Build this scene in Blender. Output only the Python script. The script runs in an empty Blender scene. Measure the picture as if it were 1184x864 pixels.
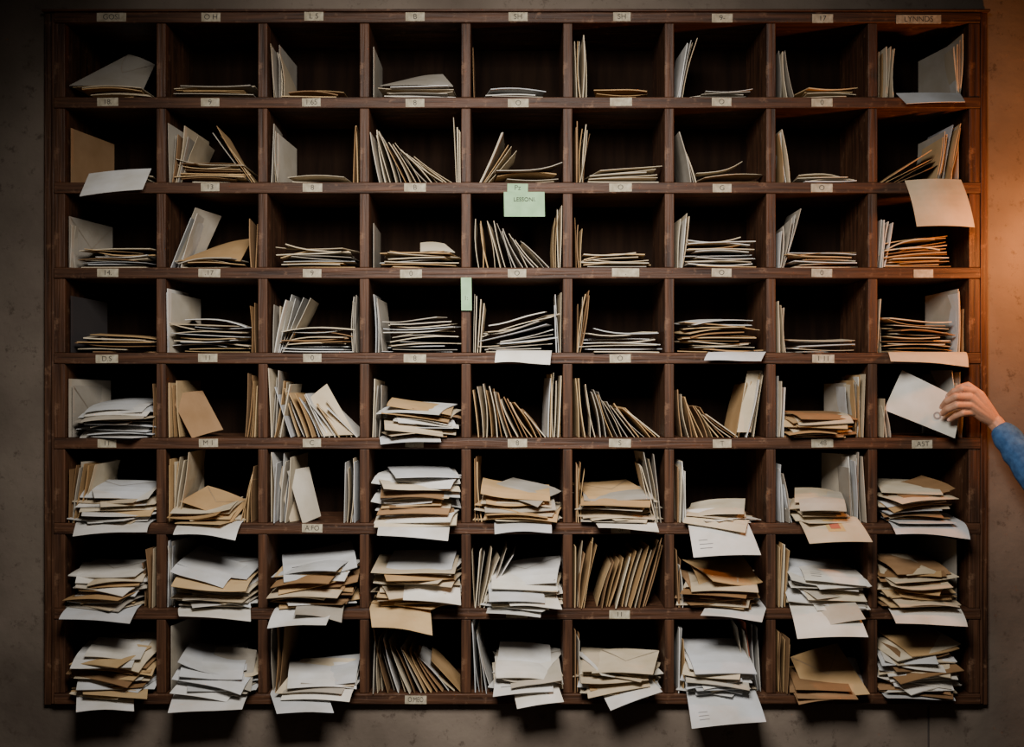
import bpy, bmesh, math, random
from mathutils import Vector, Matrix
R = random.Random(7)
S = 0.0025; H = 1.6; D = 3.2; DEPTH = 0.28
scene = bpy.context.scene
def W(px, py, y=0.0):
    k = (D + y) / D * S
    return Vector(((px-592)*k, y, H-(py-432)*k))

# ------------------------------------------------------------ materials
def new_mat(name):
    m = bpy.data.materials.new(name); m.use_nodes = True
    nt = m.node_tree; b = nt.nodes['Principled BSDF']
    return m, nt, b
def noise_mat(name, c1, c2, scale=(1,1,1), nscale=8, rough=0.7, bump=0.0, detail=6, bscale=None, spec=0.3, lo=.3, hi=.7, wear=None):
    m, nt, b = new_mat(name)
    tc = nt.nodes.new('ShaderNodeTexCoord'); mp = nt.nodes.new('ShaderNodeMapping')
    mp.inputs['Scale'].default_value = scale
    nt.links.new(tc.outputs['Object'], mp.inputs['Vector'])
    vec = mp.outputs['Vector']
    if wear:
        oi = nt.nodes.new('ShaderNodeObjectInfo'); ad = nt.nodes.new('ShaderNodeVectorMath'); ad.operation='ADD'
        mu = nt.nodes.new('ShaderNodeMath'); mu.operation='MULTIPLY'; mu.inputs[1].default_value=37
        nt.links.new(oi.outputs['Random'], mu.inputs[0]); nt.links.new(mp.outputs['Vector'], ad.inputs[0]); nt.links.new(mu.outputs[0], ad.inputs[1])
        vec = ad.outputs['Vector']
    n = nt.nodes.new('ShaderNodeTexNoise'); n.inputs['Scale'].default_value = nscale
    n.inputs['Detail'].default_value = detail
    nt.links.new(vec, n.inputs['Vector'])
    r = nt.nodes.new('ShaderNodeValToRGB')
    r.color_ramp.elements[0].position = lo; r.color_ramp.elements[1].position = hi
    r.color_ramp.elements[0].color = (*c1, 1); r.color_ramp.elements[1].color = (*c2, 1)
    nt.links.new(n.outputs['Fac'], r.inputs['Fac'])
    col = r.outputs['Color']
    if wear:
        n3 = nt.nodes.new('ShaderNodeTexNoise'); n3.inputs['Scale'].default_value = 26; n3.inputs['Detail'].default_value = 9
        n3.inputs['Roughness'].default_value=.75
        nt.links.new(tc.outputs['Object'], n3.inputs['Vector'])
        r3 = nt.nodes.new('ShaderNodeValToRGB'); r3.color_ramp.elements[0].position=.56; r3.color_ramp.elements[1].position=.66
        r3.color_ramp.elements[0].color=(0,0,0,1); r3.color_ramp.elements[1].color=(.85,.85,.85,1)
        nt.links.new(n3.outputs['Fac'], r3.inputs['Fac'])
        mx = nt.nodes.new('ShaderNodeMix'); mx.data_type='RGBA'
        nt.links.new(r3.outputs['Color'], mx.inputs[0]); nt.links.new(col, mx.inputs[6]); mx.inputs[7].default_value=(*wear,1)
        col = mx.outputs[2]
    nt.links.new(col, b.inputs['Base Color'])
    b.inputs['Roughness'].default_value = rough
    b.inputs['Specular IOR Level'].default_value = spec
    if bump:
        bp = nt.nodes.new('ShaderNodeBump'); bp.inputs['Strength'].default_value = bump
        bp.inputs['Distance'].default_value = 0.004
        n2 = nt.nodes.new('ShaderNodeTexNoise'); n2.inputs['Scale'].default_value = bscale or nscale
        n2.inputs['Detail'].default_value = 8
        nt.links.new(vec, n2.inputs['Vector'])
        nt.links.new(n2.outputs['Fac'], bp.inputs['Height'])
        nt.links.new(bp.outputs['Normal'], b.inputs['Normal'])
    return m
wood_h = noise_mat('wood_horizontal', (.020,.0082,.004), (.082,.034,.0155), (1.2,12,26), 4, .55, .9, spec=.25, wear=(.135,.070,.038))
wood_v = noise_mat('wood_vertical', (.020,.0082,.004), (.084,.035,.016), (26,12,1.2), 4, .55, .9, spec=.25, wear=(.135,.070,.038))
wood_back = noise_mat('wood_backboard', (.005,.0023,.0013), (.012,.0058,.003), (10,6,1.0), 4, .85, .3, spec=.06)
plaster = noise_mat('plaster', (.085,.066,.052), (.18,.143,.113), (1,1,1), 2.6, .92, .7, bscale=24, detail=12, spec=.08, wear=(.07,.052,.04))
floor_m = noise_mat('floor_boards', (.05,.035,.025), (.11,.075,.05), (1,10,1), 3, .6, .2)
PAL = {
 'w': [(.60,.59,.58),(.50,.51,.53),(.65,.62,.57)],
 'c': [(.56,.47,.34),(.50,.41,.29),(.60,.52,.39)],
 'm': [(.47,.31,.155),(.40,.255,.125),(.51,.36,.195)],
 'b': [(.25,.145,.07),(.30,.18,.095),(.21,.125,.065)],
 'g': [(.39,.35,.295),(.32,.29,.25),(.44,.395,.33)],
}
mats = []; idx = {}
for k, cols in PAL.items():
    for i, c in enumerate(cols):
        m = noise_mat('paper_%s%d' % (k, i), tuple(v*f for v,f in zip(c,(.78,.75,.68))), c, (1,1,1), 11, .85, .3, bscale=22, spec=.12)
        idx[(k, i)] = len(mats); mats.append(m)
def flat(name, c, rough=.7, emit=None):
    m, nt, b = new_mat(name)
    b.inputs['Base Color'].default_value = (*c, 1); b.inputs['Roughness'].default_value = rough
    b.inputs['Specular IOR Level'].default_value = .25
    if emit:
        b.inputs['Emission Color'].default_value = (*c, 1); b.inputs['Emission Strength'].default_value = emit
    return m
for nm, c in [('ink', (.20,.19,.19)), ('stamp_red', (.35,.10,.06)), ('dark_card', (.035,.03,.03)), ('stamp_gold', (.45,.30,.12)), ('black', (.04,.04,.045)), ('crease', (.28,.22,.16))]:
    idx[nm] = len(mats); mats.append(flat(nm, c))
def pick(pal):
    if pal in idx: return idx[pal]
    return idx[(R.choice(pal), R.randrange(3))]

# ------------------------------------------------------------ mesh builder
class B:
    def __init__(s): s.v=[]; s.f=[]; s.m=[]
    def obj(s, name, ms, parent=None, smooth=False):
        me = bpy.data.meshes.new(name); me.from_pydata(s.v, [], s.f)
        for m in ms: me.materials.append(m)
        for p, mi in zip(me.polygons, s.m): p.material_index = mi; p.use_smooth = smooth
        me.update()
        o = bpy.data.objects.new(name, me); scene.collection.objects.link(o)
        if parent: o.parent = parent
        return o
    def box(s, lo, hi, mi=0):
        b = len(s.v)
        for x in (lo[0],hi[0]):
            for y in (lo[1],hi[1]):
                for z in (lo[2],hi[2]): s.v.append((x,y,z))
        for f in ((0,1,3,2),(4,6,7,5),(0,4,5,1),(2,3,7,6),(0,2,6,4),(1,5,7,3)):
            s.f.append(tuple(b+i for i in f)); s.m.append(mi)
def nrm(f, u, v):
    e = .02
    a = f(min(u+e,1),v)-f(max(u-e,0),v); c = f(u,min(v+e,1))-f(u,max(v-e,0))
    return a.cross(c).normalized()
def patch(b, f, t, mi, nu=5, nv=5, bulge=.6):
    base = len(b.v)
    for side in (1,-1):
        for i in range(nu+1):
            for j in range(nv+1):
                u=i/nu; v=j/nv
                th = t*(.5+bulge*math.sin(math.pi*u)*math.sin(math.pi*v))
                b.v.append(tuple(f(u,v)+nrm(f,u,v)*th*side))
    n = (nu+1)*(nv+1)
    g = lambda i,j,s: base+s*n+i*(nv+1)+j
    for i in range(nu):
        for j in range(nv):
            b.f.append((g(i,j,0),g(i+1,j,0),g(i+1,j+1,0),g(i,j+1,0))); b.m.append(mi)
            b.f.append((g(i,j,1),g(i,j+1,1),g(i+1,j+1,1),g(i+1,j,1))); b.m.append(mi)
    for i in range(nu):
        b.f.append((g(i,0,0),g(i,0,1),g(i+1,0,1),g(i+1,0,0))); b.m.append(mi)
        b.f.append((g(i,nv,0),g(i+1,nv,0),g(i+1,nv,1),g(i,nv,1))); b.m.append(mi)
    for j in range(nv):
        b.f.append((g(0,j,0),g(0,j+1,0),g(0,j+1,1),g(0,j,1))); b.m.append(mi)
        b.f.append((g(nu,j,0),g(nu,j,1),g(nu,j+1,1),g(nu,j+1,0))); b.m.append(mi)
def decal(b, f, u0, u1, v0, v1, off, mi, nu=3, nv=2, shape=None):
    base = len(b.v)
    for i in range(nu+1):
        for j in range(nv+1):
            u=u0+(u1-u0)*i/nu
            vv = v0+(v1-v0)*j/nv*(shape(i/nu) if shape else 1)
            b.v.append(tuple(f(u,vv)+nrm(f,u,vv)*off))
    for i in range(nu):
        for j in range(nv):
            q=base+i*(nv+1)+j
            b.f.append((q,q+nv+1,q+nv+2,q+1)); b.m.append(mi)
def dress(b, f, t, mi, kind):
    s = 1 if nrm(f,.5,.5).dot(Vector((0,-1,.6)))>0 else -1
    if kind=='flap':
        decal(b, f, .02,.98,.99,.45, s*(t*1.05+.0006), mi, 10, 4, shape=lambda q: max(.02,1-abs(2*q-1)))
        h = lambda a: .99-.54*(1-abs(2*a-1))
        for (ua,ub) in ((.02,.5),(.5,.98)):
            N=8
            for k in range(N):
                a0=ua+(ub-ua)*k/N; a1=ua+(ub-ua)*(k+1)/N
                base=len(b.v)
                for (uu,vv) in ((a0,h(a0)),(a1,h(a1)),(a1,h(a1)-.013),(a0,h(a0)-.013)):
                    vv=max(0,min(1,vv)); b.v.append(tuple(f(uu,vv)+nrm(f,uu,vv)*s*(t*1.05+.0009)))
                b.f.append((base,base+1,base+2,base+3)); b.m.append(idx['crease'])
    if kind=='addr':      # small block of faint handwriting, lower left
        for k in range(3):
            decal(b, f, .12,.12+R.uniform(.10,.22), .30-.075*k,.288-.075*k, s*(t*1.1+.0005), idx['ink'],4,1)
    if kind=='stamp':     # square gold/red stamp on the card in the sixth row
        decal(b, f, .38,.66,.35,.85, s*(t*1.12+.0005), idx['stamp_gold'])
        decal(b, f, .44,.60,.45,.75, s*(t*1.12+.0009), idx['stamp_red'])
    if kind=='bars':      # dark printed bars
        for k in range(3):
            decal(b, f, .30+.2*k,.34+.2*k,.15,.85, s*(t*1.1+.0005), idx['black'],1,6)

# ------------------------------------------------------------ cabinet
cab = bpy.data.objects.new('pigeonhole_cabinet', None); scene.collection.objects.link(cab)
colx = [68+117.7*i for i in range(10)]
rowy = [20+98.6*i for i in range(9)]
X = lambda px: (px-592)*S
Z = lambda py: H-(py-432)*S
def board(name, x0,x1,y0,y1,z0,z1, mat):
    b=B(); b.box((-(x1-x0)/2,y0,-(z1-z0)/2),((x1-x0)/2,y1,(z1-z0)/2))
    o=b.obj(name,[mat],cab); o.location=((x0+x1)/2,0,(z0+z1)/2)
    md=o.modifiers.new('b','BEVEL'); md.width=.0028; md.segments=3
    return o
HT=6.3; VT=5.5
for i,y in enumerate(rowy):
    h = HT if 0<i<8 else 6
    board('shelf_%d'%i, X(62),X(1134),0,DEPTH,Z(y+h),Z(y-h),wood_h)
for i,x in enumerate(colx):
    for r in range(8):
        w = VT if 0<i<9 else 6.5
        board('divider_%d_%d'%(i,r), X(x-w),X(x+w),.0035,DEPTH,Z(rowy[r+1]-HT),Z(rowy[r]+HT),wood_v)
board('side_left', X(49),X(62)-.0008,.012,DEPTH,Z(817),Z(13),wood_v)
board('side_right', X(1134)+.0008,X(1144),.012,DEPTH,Z(817),Z(13),wood_v)
board('bead_left', X(58.5),X(62),.004,.0115,Z(815),Z(14),wood_v)
board('bead_right', X(1134)+.0008,X(1137.5),.004,.0115,Z(815),Z(14),wood_v)
board('top_cap', X(48),X(1145),-.004,.05,Z(13.5),Z(10.5),wood_h)
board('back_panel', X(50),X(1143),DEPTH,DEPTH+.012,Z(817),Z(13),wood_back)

# ------------------------------------------------------------ labels
lab_m = noise_mat('label_paper', (.24,.20,.135), (.44,.39,.29), (1,1,1), 70, .85)
lab_ink = flat('label_ink', (.05,.045,.04))
green_m = noise_mat('green_paper', (.22,.37,.20), (.30,.47,.27), (1,1,1), 30, .8)
def text_mesh(txt, cx, cz, size, y, parent, maxw=None, rot=0):
    cu = bpy.data.curves.new('lettering','FONT'); cu.body=txt; cu.size=size
    cu.align_x='CENTER'; cu.align_y='CENTER'
    o = bpy.data.objects.new('tmp',cu); scene.collection.objects.link(o)
    bpy.context.view_layer.update()
    me = bpy.data.meshes.new_from_object(o.evaluated_get(bpy.context.evaluated_depsgraph_get()))
    w = max((v.co.x for v in me.vertices),default=.01)-min((v.co.x for v in me.vertices),default=0)
    bpy.data.objects.remove(o)
    o = bpy.data.objects.new('lettering',me); scene.collection.objects.link(o)
    me.materials.clear(); me.materials.append(lab_ink)
    sc = min(1, maxw/w) if maxw else 1
    o.location=(cx,y,cz); o.rotation_euler=(math.pi/2,rot,0); o.scale=(sc,1,1)
    o.parent=parent
    return o
def label(px,py,txt,w=24,h=9,mat=None,rot=0.0):
    b=B(); b.box((-w*S/2,-.0006,-h*S/2),(w*S/2,.0006,h*S/2))
    o=b.obj('shelf_label',[mat or lab_m],cab)
    o.location=(X(px),-.0008,Z(py)); o.rotation_euler=(0,rot,0)
    if txt: text_mesh(txt,X(px),Z(py),h*S*.88,-.0018,cab,w*S*.7,rot)
top = ['GOSI','O H','L 5','B','SH','SH','9-','17','LYNNDS']
for i,t in enumerate(top):
    label([129,244,363,480,599,719,835,951,1062][i],[20,20,19,19.5,19.5,19.5,21,21.5,22.5][i],t,[34,22,22,22,22,20,24,24,52][i],10)
rows = {1:[(125,'18.'),(243,'9'),(361,'1.65'),(480,'8'),(599,'O'),(717,''),(835,'O'),(951,'0')],
 2:[(243,'13'),(361,'8'),(480,'B'),(599,'Pz'),(717,'O'),(835,'G'),(951,'O')],
 3:[(124,'14.'),(242,'.17'),(361,'9'),(475,'0'),(598,'O'),(724,'.'),(835,'O'),(951,'0'),(1067,'')],
 4:[(124,'D.S'),(241,'11'),(361,'0'),(480,'8'),(717,'O'),(951,'1 11')],
 5:[(124,'11'),(242,'M 1'),(361,'C'),(480,'.'),(598,'8'),(717,'S'),(835,'T'),(951,'.48'),(1067,'.A5T')],
 6:[(361,'A.FO'),(717,'SI')], 7:[(717,'11'),(598,'')], 8:[(480,'O.MEO')]}
for r,l in rows.items():
    for x,t in l:
        label(x+R.uniform(-1,1),rowy[r]+R.uniform(-.8,.8),t,(34 if x==724 else 24)+R.uniform(-3,2),9.5,rot=R.uniform(-.02,.02), mat=(green_m if (x==599 and r==2) else None))
def note(name,x0,y0,x1,y1,txt,ysp):
    b=B()
    P=[W(x0,y1,-.006),W(x1,y1,-.006),W(x1-.5,y0,-.0025),W(x0-.5,y0,-.0025)]
    f=lambda u,v:(P[0]*(1-u)+P[1]*u)*(1-v)+(P[3]*(1-u)+P[2]*u)*v
    patch(b,f,.0006,0,bulge=0); o=b.obj(name,[green_m])
    if txt:
        t=text_mesh(txt,X((x0+x1)/2),Z(y0+ysp),6.5*S,-.0062,None,(x1-x0)*S*.62); t.parent=o; t.name='note_lettering'
note('green_paper_note',583,222,630,250.5,'LESSONI.',9)
note('green_tape_strip',533.5,321,545.5,359,'',0)
text_mesh('1:',X(539),Z(345),7*S,-.0062,bpy.data.objects['green_tape_strip'])

# ------------------------------------------------------------ mail
mail = bpy.data.objects.new('sorted_letters', None); scene.collection.objects.link(mail)
def lerp(a,b,t): return a+(b-a)*t
def doF(b,cx,r,fl,x0,x1,h,n,pal,roll=0,out=None,lift=1.2,toppal=None):
    shift = max(0,(fl-432)*.06)
    he = max(h-shift*.8, h*.5)
    L,Rr = cx
    x0=max(x0,L+.8); x1=min(x1,Rr-.8)
    if out is None: out = 0.0 if r<3 else .009*(r-2)
    n=int(n*1.2)
    for k in range(n):
        q=k/max(1,n-1)
        full=(x1-x0)*S
        w=full*R.uniform(.70,1.0); l=R.uniform(.13,.225)
        yaw=math.radians(R.gauss(0,(5,5,6,8,10,12,13,13)[r]))
        free=full-w
        cxw=X(x0)+w/2+free*R.random()
        z0=Z(fl-lift-he*q*.92)
        rl=-math.radians(roll*q)+math.radians(R.gauss(0,(1.3,1.3,1.6,2.2,2.6,3.2,3.4,3.4)[r]))*min(1,q*3)
        if k==0: rl=0
        pitch=math.radians((1.0+1.3*max(0,r-2))*q*R.uniform(.4,1.4)+R.uniform(0,1.2))*(0 if k==0 else 1)
        y0=.012-out+R.uniform(-.012,.022)-(R.uniform(0,.045) if r>3 and R.random()<.4 else 0)
        if r<2: y0=max(.004,y0)
        bow=R.uniform(-.005,.008)*(0 if k==0 else 1)
        droop=R.uniform(0,.022)*(r>3)*(0 if k<2 else 1)
        curl=R.uniform(-.010,.016)*(1 if k>n*.5 else .2); cs=R.choice([-1,1])
        c,s_=math.cos(yaw),math.sin(yaw)
        mi=pick(pal if not(toppal and k>=n-2) else toppal)
        def f(u,v):
            x=(u-.5)*w; y=v*l
            xx=cxw+(x*c-(y-l/2)*s_); yy=y0+l/2+(x*s_+(y-l/2)*c)
            zz=z0-x*math.sin(rl)+y*math.sin(pitch)+bow*math.sin(math.pi*u)-droop*(1-min(1,v*2.2))**2+curl*max(0,cs*(2*u-1))**2
            xx=min(max(xx,X(L+.6)),X(Rr-.6)); yy=min(yy,DEPTH-.006)
            return Vector((xx,yy,max(zz,Z(fl-.5)) if yy>-.004 else zz))
        t=min(.0026,he*S/n*.46)*R.uniform(.4,1.15)
        patch(b,f,t,mi,6,5)
        if k==n-1 and r>=4 and R.random()<.35: dress(b,f,t,mi,R.choice(['addr','flap']))
def doV(b,cx,r,fl,xb0,xb1,xt0,xt1,h0,h1,n,pal):
    L,Rr=cx
    for k in range(n):
        q=k/max(1,n-1)
        xb=lerp(xb0,xb1,q)+R.uniform(-1.2,1.2); xt=lerp(xt0,xt1,q)+R.uniform(-2.6,2.6)
        h=min(82,lerp(h0,h1,q)*R.uniform(.86,1.08))
        xb=min(max(xb,L+1.3),Rr-1.3); xt=min(max(xt,L+1.3),Rr-1.3)
        l=R.uniform(.14,.22); y0=.004+R.uniform(0,.035)-(.012 if r>4 else 0)
        yaw=R.uniform(-.012,.012); bow=R.uniform(-.006,.006)*(1 if L+6<xb<Rr-6 else .2)
        A=Vector((X(xb),y0,Z(fl-.6))); T=Vector((X(xt),y0,Z(fl-h)))
        sk=R.uniform(-.012,.012); slant=R.uniform(-.008,.010)
        def f(u,v):
            p=A.lerp(T,v)+Vector((yaw*u+bow*math.sin(math.pi*v),u*l+sk*v,-max(0,slant)*u*v))
            p.x=min(max(p.x,X(L+1)),X(Rr-1)); return p
        mi=pick(pal); t=R.uniform(.0009,.0028)
        patch(b,f,t,mi,5,5)
def doP(b,cx,r,fl,xf,xb,h,pal,kind='none',d0=.02,d1=.22,lean=0):
    L,Rr=cx
    a=W(xf,432,d0).x; c=W(xb,432,d1).x
    a=min(max(a,X(L+2)),X(Rr-2)); c=min(max(c,X(L+2)),X(Rr-2))
    z0=Z(fl-.6); bow=R.uniform(-.004,.004)
    def f(u,v):
        return Vector((lerp(a,c,u)+lean*S*v, lerp(d0,d1,u)+bow*math.sin(math.pi*u), z0+h*S*v*(1-.04*u)))
    mi=pick(pal); patch(b,f,.0016,mi,6,6)
    if kind!='none': dress(b,f,.0016,mi,kind)
def doQ(b,cx,r,fl,pts,pal,kind='none',bow=.004,fold=0):
    P=[W(*p) for p in pts]
    N=(P[1]-P[0]).cross(P[3]-P[0]).normalized()
    if N.z<0: N=-N
    def f(u,v): return P[0].lerp(P[1],u).lerp(P[3].lerp(P[2],u),v)+N*(bow*math.sin(math.pi*u)+fold*math.sin(math.pi*v))
    mi=pick(pal); patch(b,f,.0013,mi,8,8)
    if kind!='none': dress(b,f,.0013,mi,kind)
def doD(b,cx,r,fl,x0,x1,yb,pal,h0=0.3,out=.05,skew=0,kind='none',slope=0):
    # sheet lying on the shelf, sliding out over the edge and sagging
    L,Rr=cx
    zf=Z(fl-h0-.6)
    if slope==0: slope=R.choice([-1,1])*R.uniform(1,3.5)
    if skew==0: skew=R.uniform(-8,8)
    dy=R.uniform(-.02,.02)
    ef0=W(x0,yb-slope,-out+dy); ef1=W(x1,yb+slope,-out-dy)
    xl=max(x0-skew,L+1); xr=min(x1-skew,Rr-1)
    if xr-xl<(x1-x0)-.01:
        if xl==L+1: xr=min(Rr-1,xl+(x1-x0))
        else: xl=max(L+1,xr-(x1-x0))
    wav=R.uniform(.001,.005); cr=R.uniform(-.015,.015)
    def f(u,v):
        if v>.45:
            q=(v-.45)/.55
            return Vector((lerp(X(xl),X(xr),u), -.006+.13*q, zf+.012*q*(r>4)))
        q=v/.45
        e=ef0.lerp(ef1,u)+Vector((0,0,wav*math.sin(math.pi*u*1.3)+cr*max(0,u-.6)*(1-q))); s=Vector((lerp(X(xl),X(xr),u),-.006,zf))
        ctrl=Vector(((e.x+s.x)/2,-.006-(out-.006)*.55,zf-.001-(zf-e.z)*.18))
        a=s.lerp(ctrl,1-q); c=ctrl.lerp(e,1-q); return a.lerp(c,1-q)
    mi=pick(pal); patch(b,f,.0008,mi,8,14,bulge=.2)
    if kind!='none':
        g=lambda u,v:f(u,v*.5)
        dress(b,g,.0007,mi,kind)
FN={'F':doF,'V':doV,'P':doP,'Q':doQ,'D':doD}
C={}
# row 0
C[0,0]=[('F',82,172,13,5,'mmc'),('Q',[(80,99,.02),(166,103,.05),(179,75,.2),(149,63,.22)],'g','flap')]
C[0,1]=[('F',197,293,15,5,'gcm')]
C[0,2]=[('V',316,326,313,322,64,60,5,'cgm'),('P',323,343,62,'g'),('F',322,400,7,3,'mb')]
C[0,3]=[('P',432,442,60,'g'),('F',436,526,13,5,'wcg'),('Q',[(440,99,.02),(524,100,.02),(512,86,.16),(470,92,.2)],'g')]
C[0,4]=[('F',560,633,9,3,'gw'),('V',548,549,548,549,70,60,1,'b')]
C[0,5]=[('V',668,678,667,675,72,68,5,'mcc'),('F',682,756,9,3,'m')]
C[0,6]=[('V',785,790,794,808,58,66,5,'wc'),('F',798,873,8,4,'wg')]
C[0,7]=[('V',906,918,901,910,62,56,3,'cgm'),('F',922,998,11,4,'cm')]
C[0,8]=[('V',1018,1034,1018,1038,64,60,7,'cmwc'),('P',1110,1062,68,'g','none'),('V',1108,1114,1104,1114,60,70,4,'wc'),('Q',[(1048,120,-.05),(1116,118,-.05),(1110,108,.01),(1036,108,.01)],'w','none',.002)]
# row 1
C[1,0]=[('P',82,132,64,'b','none'),('V',80,82,81,83,62,58,1,'b'),('F',100,176,8,3,'cw'),('Q',[(92,227,-.09),(165,219,-.08),(175,195,.02),(103,201,.02)],'w','none',.003)]
C[1,1]=[('V',194,206,194,224,68,58,6,'bcmg'),('F',200,286,24,9,'mcmb'),('V',287,293,243,252,70,62,3,'mg')]
C[1,2]=[('V',314,319,313,317,66,60,3,'cg'),('P',321,343,58,'g'),('F',332,402,6,2,'wc'),('V',409,411,409,412,72,66,2,'mb')]
C[1,3]=[('V',438,524,429,478,66,30,15,'cgmc'),('V',527,532,526,530,72,66,4,'cb')]
C[1,4]=[('V',553,562,578,598,62,44,5,'cgm'),('F',566,646,16,4,'cmg',5)]
C[1,5]=[('V',667,675,667,684,70,64,6,'bcm'),('F',676,763,18,5,'cgm',6)]
C[1,6]=[('V',800,808,786,790,60,54,3,'gwc'),('F',807,882,17,3,'cb',9)]
C[1,7]=[('V',907,917,902,909,62,56,4,'cwm'),('F',922,995,9,4,'wc')]
C[1,8]=[('V',1020,1040,1080,1086,36,24,5,'cmb'),('V',1082,1102,1092,1114,60,68,8,'cmwg'),('P',1108,1072,66,'g'),('Q',[(1060,262,-.085),(1127,263,-.075),(1111,208,-.012),(1046,209,-.006)],'c','none',.006,.008)]
# row 2
C[2,0]=[('P',80,130,60,'g','flap'),('V',79,82,79,82,55,52,2,'bg'),('F',89,177,21,8,'wcmb')]
C[2,1]=[('V',197,206,218,226,68,62,3,'gw'),('Q',[(200,305,.03),(232,303,.16),(256,250,.18),(226,240,.05)],'g'),('F',200,280,9,4,'mcg'),('Q',[(206,302,.01),(278,302,.03),(292,276,.16),(250,285,.2)],'m','none'),('V',290,293,288,293,58,60,2,'b')]
C[2,2]=[('F',320,411,23,9,'wcgwm')]
C[2,3]=[('P',432,440,52,'g'),('F',441,530,19,7,'wcmb'),('Q',[(486,291,.02),(526,292,.02),(514,282,.12),(486,281,.12)],'c')]
C[2,4]=[('V',552,636,549,604,64,32,14,'cmgc'),('V',640,648,641,648,64,70,4,'mc')]
C[2,5]=[('V',667,671,667,672,60,52,3,'bm'),('F',674,757,17,6,'mcg')]
C[2,6]=[('V',787,791,790,799,60,66,4,'wc'),('F',793,876,34,10,'wwcm')]
C[2,7]=[('V',903,909,903,929,50,66,5,'cgw'),('F',906,993,18,6,'wcm')]
C[2,8]=[('V',1020,1026,1021,1034,62,54,4,'cw'),('F',1024,1102,36,13,'mmcb',7)]
# row 3
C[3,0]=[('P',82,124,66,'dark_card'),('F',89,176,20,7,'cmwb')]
C[3,1]=[('P',192,232,70,'g','none'),('V',191,193,191,194,70,66,2,'w'),('F',197,287,38,10,'wwcm',-3),('V',289,293,289,293,62,66,2,'b')]
C[3,2]=[('V',313,325,314,356,62,70,7,'gcbw'),('F',322,408,28,9,'mcbw'),('V',407,411,406,411,66,60,4,'bg')]
C[3,3]=[('V',434,440,431,437,70,60,3,'gw'),('F',443,530,38,11,'wwcg',5)]
C[3,4]=[('V',548,555,548,560,66,62,4,'cgm'),('F',557,643,38,10,'wgcc',18),('V',644,648,640,649,60,74,3,'wc'),('D',572,636,421,'w',2,.06)]
C[3,5]=[('V',667,672,668,684,62,68,5,'bcm'),('F',673,764,24,7,'wcw')]
C[3,6]=[('F',789,876,38,12,'mcbm',0,None,1.2,'w'),('D',814,880,418,'w',.5,.055)]
C[3,7]=[('V',904,911,903,908,60,58,4,'cw'),('F',915,991,14,5,'gwc')]
C[3,8]=[('V',1018,1024,1018,1022,62,58,3,'cw'),('F',1022,1104,38,11,'mmcb',-7),('P',1108,1070,74,'g'),('V',1108,1117,1108,1118,72,58,5,'mwc'),('D',1030,1120,420,'c',.3,.06)]
# row 4
C[4,0]=[('P',76,128,68,'g'),('P',84,126,60,'g','flap'),('F',89,176,42,12,'wwcg'),('V',175,177,174,177,66,60,2,'b')]
C[4,1]=[('V',194,203,193,199,66,72,3,'bm'),('Q',[(222,507,.02),(258,497,.10),(234,452,.14),(196,457,.05)],'b','none'),('V',281,293,285,294,72,70,5,'bm')]
C[4,2]=[('V',313,322,312,334,78,70,6,'gcm'),('V',335,412,320,378,62,38,13,'cmcw'),('Q',[(372,505,.02),(411,503,.03),(378,444,.08),(352,466,.06)],'c','none')]
C[4,3]=[('V',431,437,431,438,74,66,3,'gc'),('F',440,529,42,12,'mcwb',-8),('D',440,510,512,'w',.4,.05)]
C[4,4]=[('V',552,632,549,604,64,34,15,'mcbc'),('V',634,648,638,649,70,74,6,'cmw')]
C[4,5]=[('V',671,765,667,726,68,30,16,'cgmc')]
C[4,6]=[('V',790,856,786,818,54,26,12,'cmb'),('V',852,874,868,886,74,78,5,'wcm'),('Q',[(852,500,.01),(868,500,.02),(884,428,.06),(864,429,.04)],'c')]
C[4,7]=[('V',903,908,904,912,70,64,3,'cw'),('F',909,987,32,10,'mcbm'),('P',990,953,64,'g','none'),('V',988,999,984,1000,62,70,6,'wcm')]
C[4,8]=[('V',1018,1032,1018,1024,58,30,4,'wcg'),('P',1110,1066,76,'g','none'),('V',1106,1114,1106,1115,74,70,3,'wc'),
 ('Q',[(1022,474,.02),(1104,507,-.05),(1113,463,-.045),(1043,428,.025)],'w','none',.003)]
# row 5
C[5,0]=[('V',79,90,79,112,72,78,6,'cgbm'),('P',94,136,70,'g'),('F',88,178,44,11,'wcmw',0,None,3),('D',84,170,617,'w',.5,.10)]
C[5,1]=[('V',192,204,192,216,74,78,6,'cmc'),('P',202,236,70,'c','none'),('Q',[(208,580,.0),(268,604,-.02),(288,580,.1),(240,562,.12)],'m','flap'),('F',200,276,24,7,'cm',0,None,3),('V',277,290,289,294,56,66,4,'bm'),('D',200,272,620,'w',.5,.10,-8)]
C[5,2]=[('V',313,330,312,336,80,74,7,'wgwc'),('Q',[(350,606,.01),(371,597,.07),(357,540,.1),(332,545,.04)],'g'),('Q',[(336,606,.03),(352,602,.1),(342,538,.12),(318,540,.06)],'c'),('V',398,411,402,411,66,74,5,'cw')]
C[5,3]=[('F',434,531,64,19,'cwcmwb',0,None,3,'w'),('D',436,518,622,'w',.5,.11)]
C[5,4]=[('V',548,556,549,554,76,68,3,'bm'),('F',556,649,44,13,'wcgm',-3,None,3),('D',572,638,616,'w',.5,.09)]
C[5,5]=[('V',667,672,666,676,76,66,4,'bm'),('F',673,760,40,12,'mcg',0,None,3),('V',756,764,738,757,74,80,5,'cgw'),('D',692,762,613,'w',.5,.08)]
C[5,6]=[('V',785,793,785,791,74,62,4,'cbw'),('F',796,868,18,6,'wc',0,None,2),('Q',[(802,645,-.12),(880,642,-.12),(856,588,.05),(792,590,.05)],'w','addr',.004,.008)]
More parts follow.
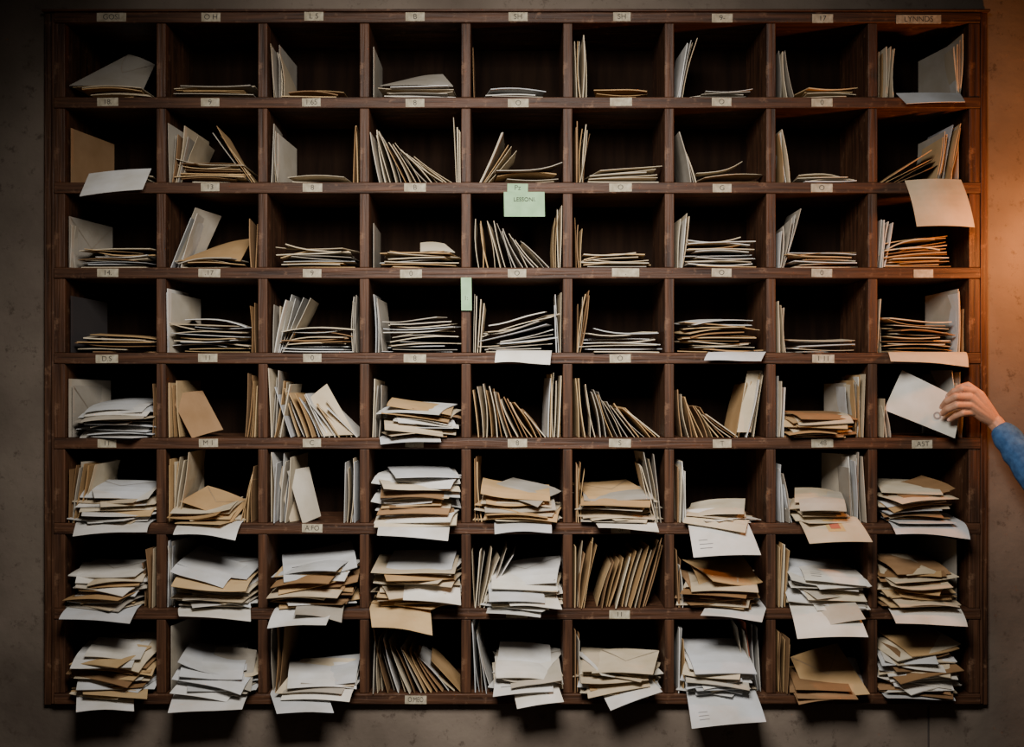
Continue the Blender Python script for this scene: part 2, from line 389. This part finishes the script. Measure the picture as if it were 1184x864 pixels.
C[5,7]=[('V',904,916,902,908,64,52,4,'cgw'),('P',990,950,78,'g','none'),('V',984,1001,980,1000,72,80,6,'wcg'),('F',915,985,34,8,'cwg',0,None,3),('Q',[(936,629,-.10),(1009,627,-.10),(990,598,.0),(922,600,.0)],'c','stamp',.004,.004)]
C[5,8]=[('F',1018,1100,46,14,'mcwb',5,None,3),('D',1036,1122,620,'w',.5,.09,8,'none',2)]
# row 6
C[6,0]=[('F',82,166,52,12,'cwmg',0,None,4,'w'),('V',164,176,160,177,58,70,4,'bcw'),('D',68,150,718,'w',.5,.10,-10)]
C[6,1]=[('V',192,200,192,198,82,76,3,'w'),('P',199,230,76,'g'),('F',206,296,56,13,'wcgm',-8,None,4,'w'),('Q',[(224,694,-.03),(290,703,-.03),(284,652,.12),(214,656,.12)],'w','none',.005),('D',207,290,715,'w',.5,.10)]
C[6,2]=[('F',316,413,60,15,'wcmb',4,None,4,'w'),('D',309,377,724,'w',.5,.12,-10),('D',340,395,714,'g',6,.09)]
C[6,3]=[('F',432,531,60,16,'mcwc',0,None,4,'w'),('D',430,500,729,'m',.5,.12),('Q',[(466,694,-.06),(533,700,-.07),(531,662,.08),(470,652,.08)],'w','none',.004)]
C[6,4]=[('V',548,562,546,592,72,66,7,'wcgc'),('F',564,650,46,11,'wwcg',0,None,4,'w'),('D',562,625,711,'w',.5,.09),('D',590,650,703,'w',14,.08)]
C[6,5]=[('V',666,676,668,692,72,76,6,'mcb'),('V',692,748,706,770,58,78,13,'mcmb')]
C[6,6]=[('V',785,789,784,788,66,58,3,'bw'),('F',790,874,48,14,'cmbc',0,None,4),('D',810,881,715,'w',.5,.09)]
C[6,7]=[('V',902,910,902,916,78,66,5,'cbm'),('F',911,1001,52,13,'wcgw',-4,None,5,'w'),('Q',[(922,739,-.14),(1004,737,-.14),(984,694,.0),(912,698,.0)],'w','none',.004,.006),('Q',[(940,728,-.10),(1001,716,-.11),(978,682,.04),(915,690,.04)],'g','none',.004,.006)]
C[6,8]=[('P',1106,1060,78,'g'),('F',1016,1100,58,16,'cmbc',0,None,5),('D',1036,1119,723,'w',.5,.11,10,'none',2)]
# row 7
C[7,0]=[('F',88,178,62,15,'wcmb',0,None,5,'w'),('D',88,155,822,'w',.5,.11),('D',96,170,806,'m',7,.09)]
C[7,1]=[('P',198,232,76,'g'),('F',206,297,46,12,'wcwg',-10,None,5,'w'),('D',194,280,823,'w',.5,.12,-8),('Q',[(196,802,-.07),(262,812,-.07),(296,765,.08),(232,758,.08)],'w','none',.004),('Q',[(238,786,-.03),(290,800,-.05),(297,752,.10),(250,748,.12)],'g','addr',.004)]
C[7,2]=[('V',315,322,314,326,80,74,3,'gb'),('P',322,342,72,'g'),('F',330,413,32,9,'wcgw',0,None,5),('D',320,386,824,'w',.5,.12),('Q',[(318,802,-.05),(372,806,-.06),(412,762,.1),(350,762,.1)],'c','none',.003),('Q',[(362,808,-.06),(406,806,-.05),(414,768,.08),(385,766,.08)],'w','bars',.003)]
C[7,3]=[('V',448,531,432,496,76,36,14,'wcmbg'),('V',431,440,432,440,70,60,3,'cg')]
C[7,4]=[('V',549,568,546,556,80,60,5,'gbw'),('F',570,650,44,11,'wgc',0,None,5,'w'),('Q',[(598,820,-.10),(652,812,-.10),(640,780,.02),(590,784,.02)],'w','none',.003,.005),('Q',[(570,806,-.08),(640,800,-.08),(636,746,.12),(578,742,.12)],'w','addr',.004)]
C[7,5]=[('V',666,671,665,671,74,66,3,'bg'),('F',672,760,44,13,'wcmc',0,None,5),('Q',[(706,822,-.10),(766,800,-.09),(748,780,.02),(690,790,.02)],'w','none',.003),('Q',[(680,808,-.06),(752,794,-.06),(738,756,.1),(674,760,.1)],'c','none',.003)]
C[7,6]=[('V',785,790,785,791,76,66,3,'mw'),('F',792,868,54,11,'wwgc',0,None,5,'w'),('Q',[(800,843,-.13),(886,835,-.13),(870,792,.02),(792,792,.02)],'w','addr',.003,.008),('Q',[(800,786,-.04),(870,790,-.05),(852,748,.1),(792,744,.1)],'w','addr',.003),('V',868,882,852,878,74,80,5,'wcgw'),('V',874,876,864,868,78,78,1,'stamp_red')]
C[7,7]=[('V',902,911,901,915,76,64,5,'bm'),('F',916,990,16,6,'mb',0,None,2),('Q',[(936,811,-.05),(1006,803,-.04),(968,744,.14),(914,760,.12)],'m','flap',.004),('Q',[(975,790,.02),(998,800,.02),(1000,765,.12),(980,760,.12)],'w')]
C[7,8]=[('F',1018,1105,70,18,'mcwb',0,None,4),('D',1026,1105,809,'w',.5,.07),('D',1022,1090,800,'w',6,.05)]
for (r,c),els in C.items():
    b=B(); fl=rowy[r+1]-HT
    wl = 6.5 if c==0 else VT; wr = 6.5 if c==8 else VT
    cx=(colx[c]+wl,colx[c+1]-wr)
    for e in els: FN[e[0]](b,cx,r,fl,*e[1:])
    if (r,c)==(4,8):   # small dark round postmark on the letter being pulled out
        P=[W(*p) for p in [(1022,474,.02),(1104,507,-.05),(1113,463,-.045),(1043,428,.025)]]
        Nn=(P[1]-P[0]).cross(P[3]-P[0]).normalized()
        if Nn.y>0: Nn=-Nn
        cen=P[0].lerp(P[1],.70).lerp(P[3].lerp(P[2],.70),.36)+Nn*.0052
        ax=(P[1]-P[0]).normalized(); ay=ax.cross(Nn)
        base=len(b.v); n=24
        for k in range(n):
            a=2*math.pi*k/n
            for rr in (.011,.006): b.v.append(tuple(cen+ax*rr*math.cos(a)+ay*rr*math.sin(a)))
        for k in range(n):
            j=(k+1)%n; b.f.append((base+2*k,base+2*j,base+2*j+1,base+2*k+1)); b.m.append(idx['ink'])
    b.obj('letters',mats,mail)

# ------------------------------------------------------------ room: plaster wall with the cabinet set into it
WY=.03
b=B()
b.box((-4,WY,0),(X(49)-.001,WY+.4,3.2)); b.box((X(1144)+.001,WY,0),(4,WY+.4,3.2))
b.box((X(49)-.001,WY,0),(X(1144)+.001,WY+.4,Z(817)-.001)); b.box((X(49)-.001,WY,Z(13)+.001),(X(1144)+.001,WY+.4,3.2))
b.obj('wall_back',[plaster])
b=B(); b.box((-4,-5,-.1),(4,WY+.4,0)); b.obj('floor',[floor_m])
b=B(); b.box((X(1077),WY-.0012,0.1),(X(1077)+.005,WY-.0001,Z(820))); b.obj('wall_joint_1',[flat('joint',(.05,.04,.035))])  # vertical joint in the wall, drawn as a thin dark strip on the plaster

# ------------------------------------------------------------ person
person = bpy.data.objects.new('person_reaching', None); scene.collection.objects.link(person)
skin,nt,bs = new_mat('skin')
bs.inputs['Roughness'].default_value=.55; bs.inputs['Specular IOR Level'].default_value=.3
nz=nt.nodes.new('ShaderNodeTexNoise'); nz.inputs['Scale'].default_value=45
rp=nt.nodes.new('ShaderNodeValToRGB'); rp.color_ramp.elements[0].color=(.36,.17,.10,1); rp.color_ramp.elements[1].color=(.50,.265,.165,1)
nt.links.new(nz.outputs['Fac'],rp.inputs['Fac']); nt.links.new(rp.outputs['Color'],bs.inputs['Base Color'])
denim = noise_mat('denim_shirt',(.03,.075,.18),(.06,.14,.30),(1,1,1),60,.9,.3,bscale=400,spec=.1)
trouser = noise_mat('trousers',(.03,.03,.035),(.05,.05,.06),(1,1,1),30,.9,.2)
hair_m = noise_mat('hair',(.02,.012,.008),(.05,.03,.02),(20,20,3),8,.5,.6)
nail_m = flat('nail',(.52,.31,.24),.35)
eye_m = flat('eye_white',(.7,.68,.65),.2); iris_m=flat('iris',(.05,.03,.02),.2); lip_m=flat('lips',(.42,.16,.13),.45)
def blob(name, chains, mat, voxel, smooth=3, ell=()):
    bm=bmesh.new()
    for ch in chains:
        for (p,r0),(q,r1) in zip(ch[:-1],ch[1:]):
            p=Vector(p);q=Vector(q); n=max(2,int((q-p).length/(min(r0,r1)*.3))+1)
            for i in range(n+1):
                t=i/n; rr=r0+(r1-r0)*t
                bmesh.ops.create_icosphere(bm,subdivisions=2,radius=rr,matrix=Matrix.Translation(p.lerp(q,t)))
    for (p,sc) in ell:
        bmesh.ops.create_icosphere(bm,subdivisions=3,radius=1,matrix=Matrix.Translation(Vector(p))@Matrix.Diagonal((*sc,1)))
    me=bpy.data.meshes.new(name); bm.to_mesh(me); bm.free(); me.materials.append(mat)
    o=bpy.data.objects.new(name,me); scene.collection.objects.link(o); o.parent=person
    m=o.modifiers.new('r','REMESH'); m.mode='VOXEL'; m.voxel_size=voxel; m.use_smooth_shade=True
    m=o.modifiers.new('s','SMOOTH'); m.factor=.5; m.iterations=smooth
    return o
wr=W(1151,489,-.080)
mcp=[W(1126,453,-.084),W(1121,460,-.093),W(1122,469,-.093),W(1127,477,-.086)]
fing=[[W(1112,450,-.094),W(1103,453,-.082),W(1097,458,-.064)],
      [W(1105,459,-.106),W(1095,464,-.092),W(1090,470,-.066)],
      [W(1106,469,-.106),W(1096,473,-.092),W(1090,478,-.068)],
      [W(1113,478,-.100),W(1105,481,-.087),W(1099,485,-.070)]]
ch=[]
for i,(m,fg) in enumerate(zip(mcp,fing)):
    base=wr.lerp(m,.12); k=[1,1.03,1.0,.88][i]
    ch.append([(base,.0175),(wr.lerp(m,.6),.0165),(m,.0135*k),(m.lerp(fg[0],.5),.0110*k),(fg[0],.0112*k),(fg[0].lerp(fg[1],.5),.0100*k),(fg[1],.0102*k),(fg[2],.0088*k)])
ch.append([(wr,.020),(W(1145,478,-.062),.0185),(W(1133,457,-.055),.0145),(W(1119,446,-.038),.0115),(W(1107,449,-.028),.0095)])
elbow=Vector((1.50,-.22,1.22)); shoulder=Vector((1.73,-.42,1.40))
d=(elbow-wr).normalized()
ch.append([(wr,.0235),(wr+d*.03,.0225),(wr+d*.09,.025)])
blob('left_hand',ch,skin,.0017,3)
for i,fg in enumerate(fing):
    k=[1,1.03,1.0,.88][i]
    dirn=(fg[2]-fg[1]).normalized(); up=Vector((-.35,-1,.35)); up=(up-dirn*up.dot(dirn)).normalized(); sd=dirn.cross(up)
    bm=bmesh.new(); M=Matrix((sd*.0048,dirn*.0056,up*.0016)).transposed().to_4x4()
    bmesh.ops.create_icosphere(bm,subdivisions=3,radius=1,matrix=Matrix.Translation(fg[2]+up*.0074*k+dirn*.0015)@M)
    me=bpy.data.meshes.new('fingernail'); bm.to_mesh(me); bm.free(); me.materials.append(nail_m)
    for p in me.polygons: p.use_smooth=True
    o=bpy.data.objects.new('fingernail',me); scene.collection.objects.link(o); o.parent=person
rs=Vector((2.10,-.48,1.40)); re=Vector((2.17,-.46,1.12)); rw=Vector((2.15,-.36,.89))
cuff=wr+d*.042
sh=[[(cuff,.037),(cuff+d*.012,.041),(cuff+d*.022,.041),(cuff+d*.032,.038),(cuff+d*.06,.048),(cuff+d*.08,.046),(cuff+d*.12,.054),(elbow,.060),(elbow.lerp(shoulder,.5),.060),(shoulder,.066)],
    [(rw,.036),(re,.047),(rs,.064)],
    [(shoulder+Vector((.02,0,.0)),.07),((1.92,-.47,1.43),.075),(rs-Vector((.02,0,0)),.07)]]
el=[((1.92,-.46,1.28),(.185,.12,.17)),((1.92,-.46,1.10),(.165,.115,.2)),((1.92,-.46,.95),(.175,.125,.14)),((1.92,-.465,1.47),(.06,.06,.05))]
blob('denim_shirt',sh,denim,.0045,4,el)
b2=[[((1.92,-.46,.88),.13),((1.84,-.46,.80),.10),((1.83,-.45,.48),.068),((1.83,-.46,.10),.05)],
    [((1.92,-.46,.88),.13),((2.0,-.46,.80),.10),((2.02,-.45,.48),.068),((2.02,-.46,.10),.05)]]
blob('trousers',b2,trouser,.01,3)
blob('shoes',[[((1.83,-.48,.05),.045),((1.82,-.32,.04),.038)],[((2.02,-.48,.05),.045),((2.03,-.32,.04),.038)]],hair_m,.008,3)
hp=Vector((2.145,-.335,.80)); fc=[[(rw,.024),(hp,.02)]]
for i in range(4):
    o_=Vector((0,.024-.016*i,0)); fc.append([(rw+Vector((0,0,-.04)),.016),(hp+o_,.012),(hp+o_+Vector((-.006,0,-.045)),.009),(hp+o_+Vector((-.022,0,-.075+.004*abs(i-1))),.0075)])
fc.append([(rw+Vector((0,.01,-.03)),.016),(hp+Vector((-.01,.045,.0)),.011),(hp+Vector((-.02,.05,-.03)),.009)])
blob('right_hand',fc,skin,.003,2)
hc=Vector((1.92,-.44,1.64))
look=Vector((-.75,.62,-.12)).normalized(); side=look.cross(Vector((0,0,1))).normalized(); upv=side.cross(look)
def HP(f,s,u): return hc+look*f+side*s+upv*u
blob('head',[[((1.92,-.46,1.45),.052),(HP(-.015,0,-.06),.052)],[(HP(.03,0,-.085),.035),(HP(.055,0,-.088),.026)],
 [(HP(.085,0,.012),.009),(HP(.104,0,-.022),.012)],[(HP(0,.078,-.01),.012),(HP(-.008,.084,.012),.012)],[(HP(0,-.078,-.01),.012),(HP(-.008,-.084,.012),.012)],
 [(HP(.07,.02,-.055),.018),(HP(.07,-.02,-.055),.018)]],skin,.004,3,
 [(HP(0,0,.02),(.082,.09,.095)),(HP(.02,0,-.03),(.068,.07,.075))])
blob('hair',[[(HP(-.035,0,.03),.088),(HP(-.045,0,-.02),.07)],[(HP(.0,0,.055),.08),(HP(.025,0,.075),.058)]],hair_m,.006,2)
for s_ in (-1,1):
    blob('eye',[],eye_m,.0015,1,[(HP(.074,.03*s_,.005),(.012,.012,.009))])
    blob('pupil',[],iris_m,.0012,1,[(HP(.084,.03*s_,.005),(.005,.005,.005))])
    blob('eyebrow',[[(HP(.083,.018*s_,.026),.004),(HP(.075,.045*s_,.028),.003)]],hair_m,.0015,1)
blob('lips',[[(HP(.088,.018,-.052),.005),(HP(.092,0,-.05),.007),(HP(.088,-.018,-.052),.005)]],lip_m,.0018,1)

# ------------------------------------------------------------ wall lamp (right of the cabinet)
lamp = bpy.data.objects.new('wall_sconce', None); scene.collection.objects.link(lamp)
brass=flat('brass',(.35,.22,.08),.35)
def cyl(name,p,r0,r1,h,mat,rot=(0,0,0)):
    bm=bmesh.new(); bmesh.ops.create_cone(bm,cap_ends=True,segments=32,radius1=r0,radius2=r1,depth=h)
    me=bpy.data.meshes.new(name); bm.to_mesh(me); bm.free(); me.materials.append(mat)
    for q in me.polygons: q.use_smooth=True
    o=bpy.data.objects.new(name,me); scene.collection.objects.link(o); o.location=p; o.rotation_euler=rot; o.parent=lamp
    return o
LX=1.58; LP=Vector((LX,-.24,1.94))
cyl('backplate',(LX,WY-.007,1.90),.05,.05,.014,brass,(math.pi/2,0,0))
cyl('arm',(LX,-.11,1.90),.008,.008,.27,brass,(math.pi/2,0,0))
cyl('holder',(LX,-.24,1.90),.018,.018,.05,brass)
bm=bmesh.new(); bmesh.ops.create_icosphere(bm,subdivisions=3,radius=.03)
me=bpy.data.meshes.new('bulb'); bm.to_mesh(me); bm.free(); me.materials.append(flat('bulb_glow',(1,.45,.15),.3,3))
o=bpy.data.objects.new('bulb',me); scene.collection.objects.link(o); o.location=LP; o.parent=lamp
pl=bpy.data.lights.new('lamp_light','POINT'); pl.energy=23; pl.color=(1,.34,.08); pl.shadow_soft_size=.035
o=bpy.data.objects.new('lamp_light',pl); scene.collection.objects.link(o); o.location=LP+Vector((-.045,-.03,.0)); o.parent=lamp

# ------------------------------------------------------------ lights
def area(name,loc,target,size,energy,col,spread=None):
    l=bpy.data.lights.new(name,'AREA'); l.shape='RECTANGLE'; l.size=size[0]; l.size_y=size[1]; l.energy=energy; l.color=col
    if spread: l.spread=math.radians(spread)
    o=bpy.data.objects.new(name,l); scene.collection.objects.link(o); o.location=loc
    o.rotation_euler=(Vector(target)-Vector(loc)).to_track_quat('-Z','Y').to_euler()
area('ceiling_softlight',(-.05,-1.95,2.7),(0.02,.1,1.34),(.9,.7),34,(1.0,.955,.89),86)
w=bpy.data.worlds.new('w'); scene.world=w; w.use_nodes=True
w.node_tree.nodes['Background'].inputs[0].default_value=(1,.88,.76,1); w.node_tree.nodes['Background'].inputs[1].default_value=.026

cam=bpy.data.cameras.new('camera'); cam.sensor_width=36; cam.lens=36*D/(1184*S)
co=bpy.data.objects.new('camera',cam); scene.collection.objects.link(co); co.location=(0,-D,H); co.rotation_euler=(math.pi/2,0,0)
scene.camera=co
